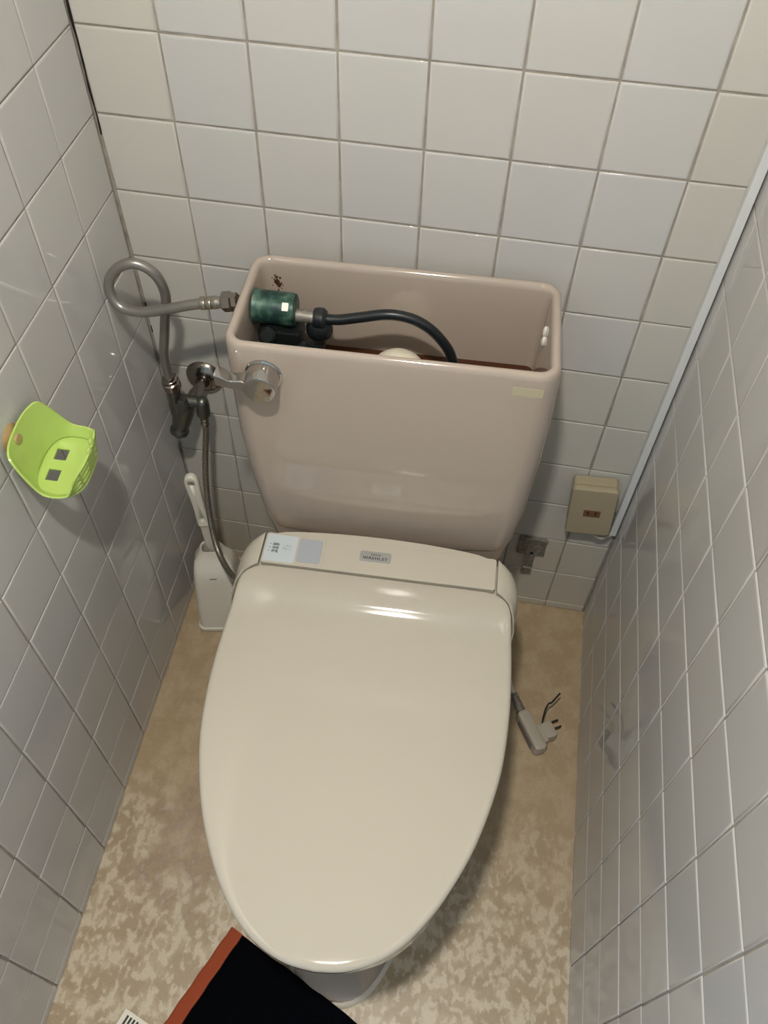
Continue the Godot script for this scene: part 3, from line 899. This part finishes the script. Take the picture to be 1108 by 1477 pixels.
# ---------------------------------------------------------------- brush
func make_brush() -> void:
	var at := Vector3(0.081, 0, 0.128)
	var t := thing("brush_holder", "white plastic toilet brush holder on the floor in the corner", "brush holder", at, deg_to_rad(12))
	var b := MB.new()
	var rings := []
	for q in [[0.0, 0.094, 0.096, 0.0], [0.004, 0.098, 0.100, 0.0], [0.012, 0.098, 0.100, 0.0], [0.014, 0.092, 0.094, 0.0], [0.06, 0.089, 0.086, -0.004], [0.13, 0.078, 0.066, -0.012], [0.148, 0.073, 0.056, -0.016], [0.158, 0.066, 0.044, -0.021], [0.166, 0.052, 0.034, -0.025], [0.178, 0.040, 0.028, -0.027], [0.180, 0.036, 0.025, -0.027], [0.178, 0.031, 0.021, -0.027], [0.160, 0.036, 0.022, -0.026], [0.14, 0.058, 0.036, -0.018], [0.02, 0.080, 0.080, 0.0]]:
		var ring := PackedVector3Array()
		for p: Vector2 in MB.rrect(q[1], q[2], minf(0.012, q[2] * 0.35), 4):
			ring.push_back(Vector3(p.x + q[3] * 0.35, q[0], p.y + q[3]))
		rings.append(ring)
	b.loft(rings)
	obj("holder_shell", b, M.brush_holder, t, 45.0)
	b = MB.new()
	b.rbox(Vector3(-0.006, 0.138, 0.0175), Vector3(0.013, 0.0006, 0.0018), 0.0005, 0.0001, 2, Basis(Vector3.RIGHT, 1.15))
	obj("printed_mark", b, M.grey_print, t)
	var h := thing("toilet_brush", "white handle of a toilet brush standing in its holder", "toilet brush", Vector3(0.0670, 0.195, 0.101), deg_to_rad(12))
	h.rotation.z = deg_to_rad(2.0)
	b = MB.new()
	rings = []
	for q in [[-0.15, 0.010, 0.008], [-0.03, 0.015, 0.009], [0.0, 0.0195, 0.011], [0.050, 0.0180, 0.010], [0.0505, 0.0205, 0.014], [0.056, 0.0235, 0.0155]]:
		var ring := PackedVector3Array()
		for p: Vector2 in MB.rrect(q[1], q[2], q[2] * 0.4, 4): ring.push_back(Vector3(p.x, q[0], p.y))
		rings.append(ring)
	b.loft(rings)
	obj("neck", b, M.brush_holder, h)
	# flat grip, rounded at the top, with a hanging hole
	var prof := PackedVector2Array()
	var pts := [Vector2(-0.0098, 0.054), Vector2(-0.0092, 0.07), Vector2(-0.0085, 0.10), Vector2(-0.0090, 0.13), Vector2(-0.0102, 0.155), Vector2(-0.0104, 0.168), Vector2(-0.0092, 0.177), Vector2(-0.006, 0.1835), Vector2(0, 0.186)]
	for k in pts.size(): pts[k].x *= 1.15
	for p in pts: prof.push_back(p)
	for i in range(pts.size() - 2, -1, -1): prof.push_back(Vector2(-pts[i].x, pts[i].y))
	var grip := CSGCombiner3D.new()
	grip.name = "grip"
	h.add_child(grip)
	b = MB.new()
	rings = []
	for q in [[-0.0065, 0.0025], [-0.0055, 0.0008], [-0.004, 0.0], [0.004, 0.0], [0.0055, 0.0008], [0.0065, 0.0025]]:
		var ring := PackedVector3Array()
		var mid := Vector2(0, 0.12)
		for p in prof:
			var w := p - Vector2(signf(p.x) * minf(absf(p.x), q[1]), clampf((p.y - mid.y) / 0.066, -1, 1) * q[1])
			ring.push_back(Vector3(w.x, w.y, q[0]))
		rings.append(ring)
	b.loft(rings)
	var cm := CSGMesh3D.new()
	cm.name = "grip_shape"
	cm.mesh = b.mesh(45.0)
	cm.material = M.brush
	grip.add_child(cm)
	var hole := CSGCylinder3D.new()
	hole.name = "hanging_hole"
	hole.operation = CSGShape3D.OPERATION_SUBTRACTION
	hole.radius = 0.0048
	hole.height = 0.03
	hole.sides = 20
	hole.material = M.brush
	hole.position = Vector3(0, 0.1655, 0)
	hole.rotation.x = PI / 2
	grip.add_child(hole)
	var dim := CSGSphere3D.new()
	dim.name = "thumb_dimple"
	dim.operation = CSGShape3D.OPERATION_SUBTRACTION
	dim.radius = 0.0075
	dim.radial_segments = 20
	dim.rings = 12
	dim.material = M.brush
	dim.position = Vector3(0, 0.072, 0.0118)
	grip.add_child(dim)

# ---------------------------------------------------------------- green holder
func shell_point(lower: Array, upper: Array, i: int, k: int, n: int, rows: int) -> Vector3:
	var j := i % n
	var f := float(k) / rows
	var lo: Vector3 = lower[j]
	var hi: Vector3 = upper[j]
	return lo.lerp(hi, f) + Vector3(-cos(TAU * j / n), 0, sin(TAU * j / n)) * sin(f * PI * 0.5) * 0.002

func make_green_holder() -> void:
	# node: +x out of the wall, +y up, +z towards the doorway
	var t := thing("soap_holder", "lime green plastic cup holder stuck to the left tiled wall", "holder", Vector3(0.0105, 0.698, 0.362), 0.0265)
	t.rotation.x = deg_to_rad(8)
	var b := MB.new()
	# shell: plan of a D, height varying round it. a = 0 at the middle of the back, PI at the front
	var n := 72
	var outer := []
	var inner := []
	var base := []
	var bin := []
	for i in n:
		var a := TAU * i / n
		var back := 0.5 + 0.5 * cos(a)
		var top := 0.011 + 0.054 * smoothstep(0.50, 0.86, back)
		if back < 0.30: top = 0.011 + 0.024 * smoothstep(0.30, 0.04, back)
		var sx := -cos(a)
		var sz := sin(a)
		var ex := 2.0 / 2.7
		var px := signf(sx) * pow(absf(sx), ex)
		var pz := signf(sz) * pow(absf(sz), ex)
		var f := 0.94
		base.append(Vector3(0.0435 + px * 0.031, 0, pz * 0.041))
		outer.append(Vector3(0.0435 + px * 0.036, top, pz * 0.0475))
		inner.append(Vector3(0.0435 + px * 0.0338, top, pz * 0.0453))
		bin.append(Vector3(0.0435 + px * 0.0290, 0.0022, pz * 0.039))
	# front panel is open-worked: skip cells to leave slots
	var rows := 10
	var cells := {}
	for i in n:
		for k in rows:
			var slot := false
			var d := absf(i - n / 2.0)
			if d < 11 and k >= 2 and k <= 8:
				var u := i - n / 2 + 11
				slot = (u % 5) != 0 and (k % 3) != 1 and not (absi(u - 11) < 2)
			cells[Vector2i(i, k)] = not slot
	for i in n:
		for k in rows:
			if not cells[Vector2i(i, k)]: continue
			var j := (i + 1) % n
			b.quad(shell_point(base, outer, i, k, n, rows), shell_point(base, outer, j, k, n, rows), shell_point(base, outer, j, k + 1, n, rows), shell_point(base, outer, i, k + 1, n, rows))
			b.quad(shell_point(bin, inner, j, k, n, rows), shell_point(bin, inner, i, k, n, rows), shell_point(bin, inner, i, k + 1, n, rows), shell_point(bin, inner, j, k + 1, n, rows))
			if k == rows - 1 or not cells[Vector2i(i, k + 1)]:
				b.quad(shell_point(base, outer, i, k + 1, n, rows), shell_point(base, outer, j, k + 1, n, rows), shell_point(bin, inner, j, k + 1, n, rows), shell_point(bin, inner, i, k + 1, n, rows))
			if k == 0 or not cells[Vector2i(i, k - 1)]:
				b.quad(shell_point(base, outer, j, k, n, rows), shell_point(base, outer, i, k, n, rows), shell_point(bin, inner, i, k, n, rows), shell_point(bin, inner, j, k, n, rows))
			if not cells[Vector2i(j, k)]:
				b.quad(shell_point(base, outer, j, k, n, rows), shell_point(bin, inner, j, k, n, rows), shell_point(bin, inner, j, k + 1, n, rows), shell_point(base, outer, j, k + 1, n, rows))
			if not cells[Vector2i((i + n - 1) % n, k)]:
				b.quad(shell_point(bin, inner, i, k, n, rows), shell_point(base, outer, i, k, n, rows), shell_point(base, outer, i, k + 1, n, rows), shell_point(bin, inner, i, k + 1, n, rows))
	obj("cup_wall", b, M.green, t, 50.0)
	# floor of the cup with two square drain holes
	var cg := CSGCombiner3D.new()
	cg.name = "cup_floor"
	t.add_child(cg)
	var pg := PackedVector2Array()
	for i in n: pg.push_back(Vector2(base[i].x, -base[i].z))
	var cp := CSGPolygon3D.new()
	cp.name = "floor_plate"
	cp.polygon = pg
	cp.depth = 0.0024
	cp.material = M.green
	cp.rotation.x = -PI / 2
	cg.add_child(cp)
	for z in [-0.014, 0.014]:
		var hb := CSGBox3D.new()
		hb.name = "drain_hole"
		hb.operation = CSGShape3D.OPERATION_SUBTRACTION
		hb.size = Vector3(0.015, 0.02, 0.015)
		hb.material = M.green
		hb.position = Vector3(0.032, 0.0, z)
		cg.add_child(hb)
	# knob on the front edge
	b = MB.new()
	b.sphere(Vector3(0.0790, 0.0345, -0.014), Vector3(0.0026, 0.0075, 0.0050), 14)
	b.sphere(Vector3(0.0800, 0.0345, -0.003), Vector3(0.0026, 0.0055, 0.0045), 14)
	obj("edge_knob", b, M.green, t)
	b = MB.new()
	b.lathe([Vector2(0.0200, 0.0), Vector2(0.0205, 0.001), Vector2(0.0170, 0.005), Vector2(0.0090, 0.0085), Vector2(0.0065, 0.0100), Vector2(0.0060, 0.0150), Vector2(0.0045, 0.0155)], Vector3(-0.0045, 0.055, 0.006), Vector3(1, 0, 0), 26)
	obj("suction_cup", b, M.suction, t).set_meta("label", "yellowed clear suction cup")

# ---------------------------------------------------------------- right back corner: duct, outlet, bracket
func make_right_corner() -> void:
	var t := thing("cable_duct", "slim white plastic cable duct running down the tiled corner", "cable duct", Vector3(0.7695, 0.275, 0.0065))
	var b := MB.new()
	b.rbox(Vector3(0, 0.623, 0.0), Vector3(0.0110, 1.245, 0.0125), 0.0015, 0.0004, 3)
	obj("duct_cover", b, M.duct, t)
	var o := thing("outlet_box", "beige surface-mounted socket box on the back wall below the cable duct", "outlet", Vector3(0.721, 0.300, 0.0008))
	o.rotation.z = deg_to_rad(4.5)
	b = MB.new()
	b.rbox(Vector3(0, 0.0535, 0.0105), Vector3(0.0710, 0.0190, 0.1130), 0.006, 0.0015, 4, Basis(Vector3.RIGHT, PI / 2))
	obj("box_back", b, M.outlet, o)
	b = MB.new()
	b.rbox(Vector3(0, 0.0535, 0.0265), Vector3(0.0735, 0.0130, 0.1150), 0.007, 0.0035, 4, Basis(Vector3.RIGHT, PI / 2))
	var cv := obj("cover_plate", b, M.outlet, o)
	b = MB.new()
	b.rbox(Vector3(0.001, 0.053, 0.0330), Vector3(0.0270, 0.0016, 0.0165), 0.0008, 0.0003, 2, Basis(Vector3.RIGHT, PI / 2))
	var so := obj("socket", b, M.outlet_brown, cv)
	so.set_meta("label", "brown two-slot socket")
	for x in [-0.0055, 0.0070]:
		b = MB.new()
		b.rbox(Vector3(x, 0.0545, 0.0339), Vector3(0.0026, 0.0004, 0.0075), 0.0003, 0.0001, 2, Basis(Vector3.RIGHT, PI / 2))
		obj("slot", b, M.black, so)
	b = MB.new()
	b.tube(curve([Vector3(0.012, 0.002, 0.016), Vector3(0.013, -0.012, 0.019), Vector3(0.019, -0.023, 0.020), Vector3(0.029, -0.028, 0.018), Vector3(0.038, -0.028, 0.013), Vector3(0.0440, -0.024, 0.009), Vector3(0.0462, -0.016, 0.0065), Vector3(0.0465, -0.006, 0.0062)]), [0.0035], 10)
	obj("cable", b, M.cable, o)
	var k := thing("wall_bracket", "small galvanised T-shaped metal bracket on the back wall beside the cistern", "bracket", Vector3(0.644, 0.112, 0.0006))
	var cg := CSGCombiner3D.new()
	cg.name = "plate"
	k.add_child(cg)
	var pts := PackedVector2Array([Vector2(-0.009, 0.0), Vector2(0.0095, 0.0), Vector2(0.0095, 0.058), Vector2(0.025, 0.059), Vector2(0.0235, 0.110), Vector2(-0.026, 0.110), Vector2(-0.0255, 0.060), Vector2(-0.009, 0.058)])
	var cp := CSGPolygon3D.new()
	cp.name = "plate_shape"
	cp.polygon = pts
	cp.depth = 0.003
	cp.material = M.zinc
	cp.position.z = 0.003
	cg.add_child(cp)
	var hc := CSGCylinder3D.new()
	hc.name = "key_hole"
	hc.operation = CSGShape3D.OPERATION_SUBTRACTION
	hc.radius = 0.0045
	hc.height = 0.02
	hc.sides = 16
	hc.material = M.zinc
	hc.rotation.x = PI / 2
	hc.position = Vector3(0.002, 0.058, 0)
	cg.add_child(hc)
	var hd := CSGBox3D.new()
	hd.name = "key_slot"
	hd.operation = CSGShape3D.OPERATION_SUBTRACTION
	hd.size = Vector3(0.005, 0.012, 0.02)
	hd.material = M.zinc
	hd.position = Vector3(0.002, 0.064, 0)
	cg.add_child(hd)
	b = MB.new()
	b.rbox(Vector3(0.0003, 0.010, 0.0042), Vector3(0.0190, 0.0040, 0.0200), 0.002, 0.001, 2, Basis(Vector3.RIGHT, PI / 2))
	obj("bent_edge", b, M.zinc, k)
	b = MB.new()
	b.rbox(Vector3(0, 0.106, 0.0040), Vector3(0.0500, 0.0035, 0.0075), 0.001, 0.0008, 2, Basis(Vector3.RIGHT, PI / 2))
	obj("bent_edge", b, M.zinc, k)
	b = MB.new()
	b.lathe([Vector2(0.004, 0), Vector2(0.004, 0.0003)], Vector3(0.002, 0.060, 0.0001), Vector3(0, 0, 1), 14)
	obj("screw_recess", b, M.black, k)

# ---------------------------------------------------------------- plug on the floor
func make_plug() -> void:
	var t := thing("power_plug", "off-white power plug with loose earth wire lying on the floor", "plug", Vector3(0.6965, 0.0, 0.279))
	# body: long housing lying from back left to front right
	var dir := Vector3(0.044, 0, 0.074).normalized()
	var side := Vector3(dir.z, 0, -dir.x)
	var bs := Basis(side, Vector3.UP, dir)
	var b := MB.new()
	b.rbox(Vector3(-0.006, 0.0155, -0.002), Vector3(0.025, 0.030, 0.080), 0.008, 0.006, 4, bs)
	obj("housing", b, M.plug, t)
	b = MB.new()
	b.rbox(Vector3(-0.006, 0.0145, -0.002) - side * 0.0128, Vector3(0.0012, 0.020, 0.050), 0.0005, 0.0003, 2, bs)
	obj("rating_label", b, M.plug_grey, t)
	b = MB.new()
	b.rbox(Vector3(-0.006, 0.0155, -0.002) + side * 0.0135 + dir * 0.012, Vector3(0.012, 0.024, 0.034), 0.004, 0.002, 3, bs)
	b.rbox(Vector3(-0.006, 0.0165, -0.002) + side * 0.0275 + dir * 0.010, Vector3(0.022, 0.026, 0.031), 0.005, 0.003, 4, bs)
	var hd := obj("plug_head", b, M.plug, t)
	for k in [-1.0, 1.0]:
		b = MB.new()
		b.rbox(Vector3(-0.006, 0.020, -0.002) + side * 0.0460 + dir * (0.004 + k * 0.0062), Vector3(0.016, 0.0065, 0.0020), 0.0008, 0.0006, 2, bs)
		obj("prong", b, M.black, hd)
	# ribbed boot and cord coming from the rear unit
	b = MB.new()
	var start := Vector3(-0.006, 0.0155, -0.002) - dir * 0.040
	var prof := []
	for k in 8:
		prof.append(Vector2(0.0090 - k * 0.0003, k * 0.0046))
		prof.append(Vector2(0.0092 - k * 0.0003, k * 0.0046 + 0.0022))
		prof.append(Vector2(0.0072 - k * 0.0003, k * 0.0046 + 0.0028))
		prof.append(Vector2(0.0072 - k * 0.0003, k * 0.0046 + 0.0040))
	b.lathe(prof, start, -dir + Vector3(0, 0.25, 0), 14)
	obj("strain_relief", b, M.plug_grey, t)
	b = MB.new()
	b.tube(curve([start - dir * 0.034 + Vector3(0, 0.009, 0), start + Vector3(-0.035, 0.03, -0.055), start + Vector3(-0.06, 0.09, -0.07), start + Vector3(-0.085, 0.20, -0.06), start + Vector3(-0.10, 0.37, -0.03)]), [0.0042], 10)
	obj("cord", b, M.cable, t)
	# loose wires
	var hp := Vector3(-0.006, 0.0295, -0.002) + side * 0.022 - dir * 0.004
	b = MB.new()
	b.tube(curve([hp - Vector3(0, 0.004, 0), hp + Vector3(-0.001, 0.010, -0.004), hp + Vector3(0.001, 0.019, -0.018), hp + Vector3(0.006, 0.024, -0.028), hp + Vector3(0.010, 0.023, -0.030), hp + Vector3(0.024, 0.026, -0.050)], 6), [0.0016], 8)
	obj("earth_wire", b, M.rubber, t).set_meta("label", "loose black earth wire")
	b = MB.new()
	var gp := start + Vector3(0.004, 0.010, 0.002)
	b.tube(PackedVector3Array([gp + Vector3(-0.004, 0, 0.002), gp + Vector3(0.005, 0.003, -0.001), gp + Vector3(0.008, 0.001, 0.006)]), [0.0013], 8)
	obj("wire_stub", b, M.dark_valve, t)

# ---------------------------------------------------------------- mat and tag
func pile_point(i: int, k: int, nx: int, nz: int, W: float, D: float, n1: FastNoiseLite, T: Transform3D, under := 0.0) -> Vector3:
	var x := 0.021 + (W - 0.021) * i / nx
	var z := D * k / nz
	var e: float = minf(minf(i, nx - i), minf(k, nz - k))
	# the mat laps over the foot of the toilet
	var f := T * Vector3(x, 0, z)
	var q := pow(absf(f.x) / 0.119, 2.4) + pow(absf(f.z - 0.3875) / 0.3415, 2.4)
	var lift := 0.0205 * smoothstep(1.22, 1.02, q)
	var y := 0.0075 * smoothstep(-0.5, 2.0, e) + 0.0022 * n1.get_noise_2d(x, z) * smoothstep(0.0, 2.0, e)
	return Vector3(x, lift + maxf(y - under, 0.0008 if under == 0.0 else 0.0), z)

func make_mat() -> void:
	var ang := atan2(0.39, 0.92)
	var t := thing("floor_mat", "black floor mat with a rust orange bound edge in front of the toilet", "mat", Vector3(0.253, 0.0005, 0.677), -ang)
	# local +x along the edge under the lid, +z towards the doorway
	var b := MB.new()
	var n1 := FastNoiseLite.new(); n1.seed = 3; n1.frequency = 60.0
	var nx := 64
	var nz := 54
	var W := 0.47
	var T := Transform3D(Basis(Vector3.UP, deg_to_rad(2.6)), Vector3(0.393, 0, 0.03)).affine_inverse() * t.transform
	var D := 0.40
	for i in nx:
		for k in nz:
			b.quad(pile_point(i, k, nx, nz, W, D, n1, T), pile_point(i + 1, k, nx, nz, W, D, n1, T), pile_point(i + 1, k + 1, nx, nz, W, D, n1, T), pile_point(i, k + 1, nx, nz, W, D, n1, T))
	for i in nx:
		for k in nz:
			b.quad(pile_point(i, k + 1, nx, nz, W, D, n1, T, 0.02), pile_point(i + 1, k + 1, nx, nz, W, D, n1, T, 0.02), pile_point(i + 1, k, nx, nz, W, D, n1, T, 0.02), pile_point(i, k, nx, nz, W, D, n1, T, 0.02))
	obj("pile", b, M.mat_black, t, 80.0)
	b = MB.new()
	var rings := []
	for k in 31:
		var z := D * k / 30.0
		var w := 0.0006 * sin(k * 1.9)
		rings.append(PackedVector3Array([Vector3(w, 0, z), Vector3(0.0008 + w, 0.004, z), Vector3(0.004 + w, 0.0065, z), Vector3(0.018 + w, 0.0078, z), Vector3(0.0225 + w, 0.0070, z), Vector3(0.0225 + w, 0, z)]))
	b.loft(rings)
	obj("edge_binding", b, M.binding, t, 60.0).set_meta("label", "rust orange woven binding")
	# printed paper tag beside it
	var at := Vector3(0.1420, 0.0004, 0.846)
	var g := thing("paper_tag", "small white paper tag with black bars beside the mat", "tag", at, -ang + 0.08)
	var im := Image.create(128, 192, false, Image.FORMAT_RGB8)
	im.fill(c8(228, 222, 208))
	var x := 22
	while x < 108:
		var w := [5, 8, 4, 7, 10, 5][(x * 7) % 6] as int
		im.fill_rect(Rect2i(x, 18, w, 150), c8(26, 24, 22))
		x += w + [6, 5, 8][(x * 5) % 3]
	im.generate_mipmaps()
	var pm := mat(Color.WHITE, 0.5)
	pm.albedo_texture = ImageTexture.create_from_image(im)
	b = MB.new()
	b.rbox(Vector3(0, 0.0006, 0), Vector3(0.042, 0.0008, 0.060), 0.001, 0.0002, 2)
	put("tag_card", b.mesh(40.0, Rect2(-0.021, -0.030, 0.042, 0.060)), pm, g)
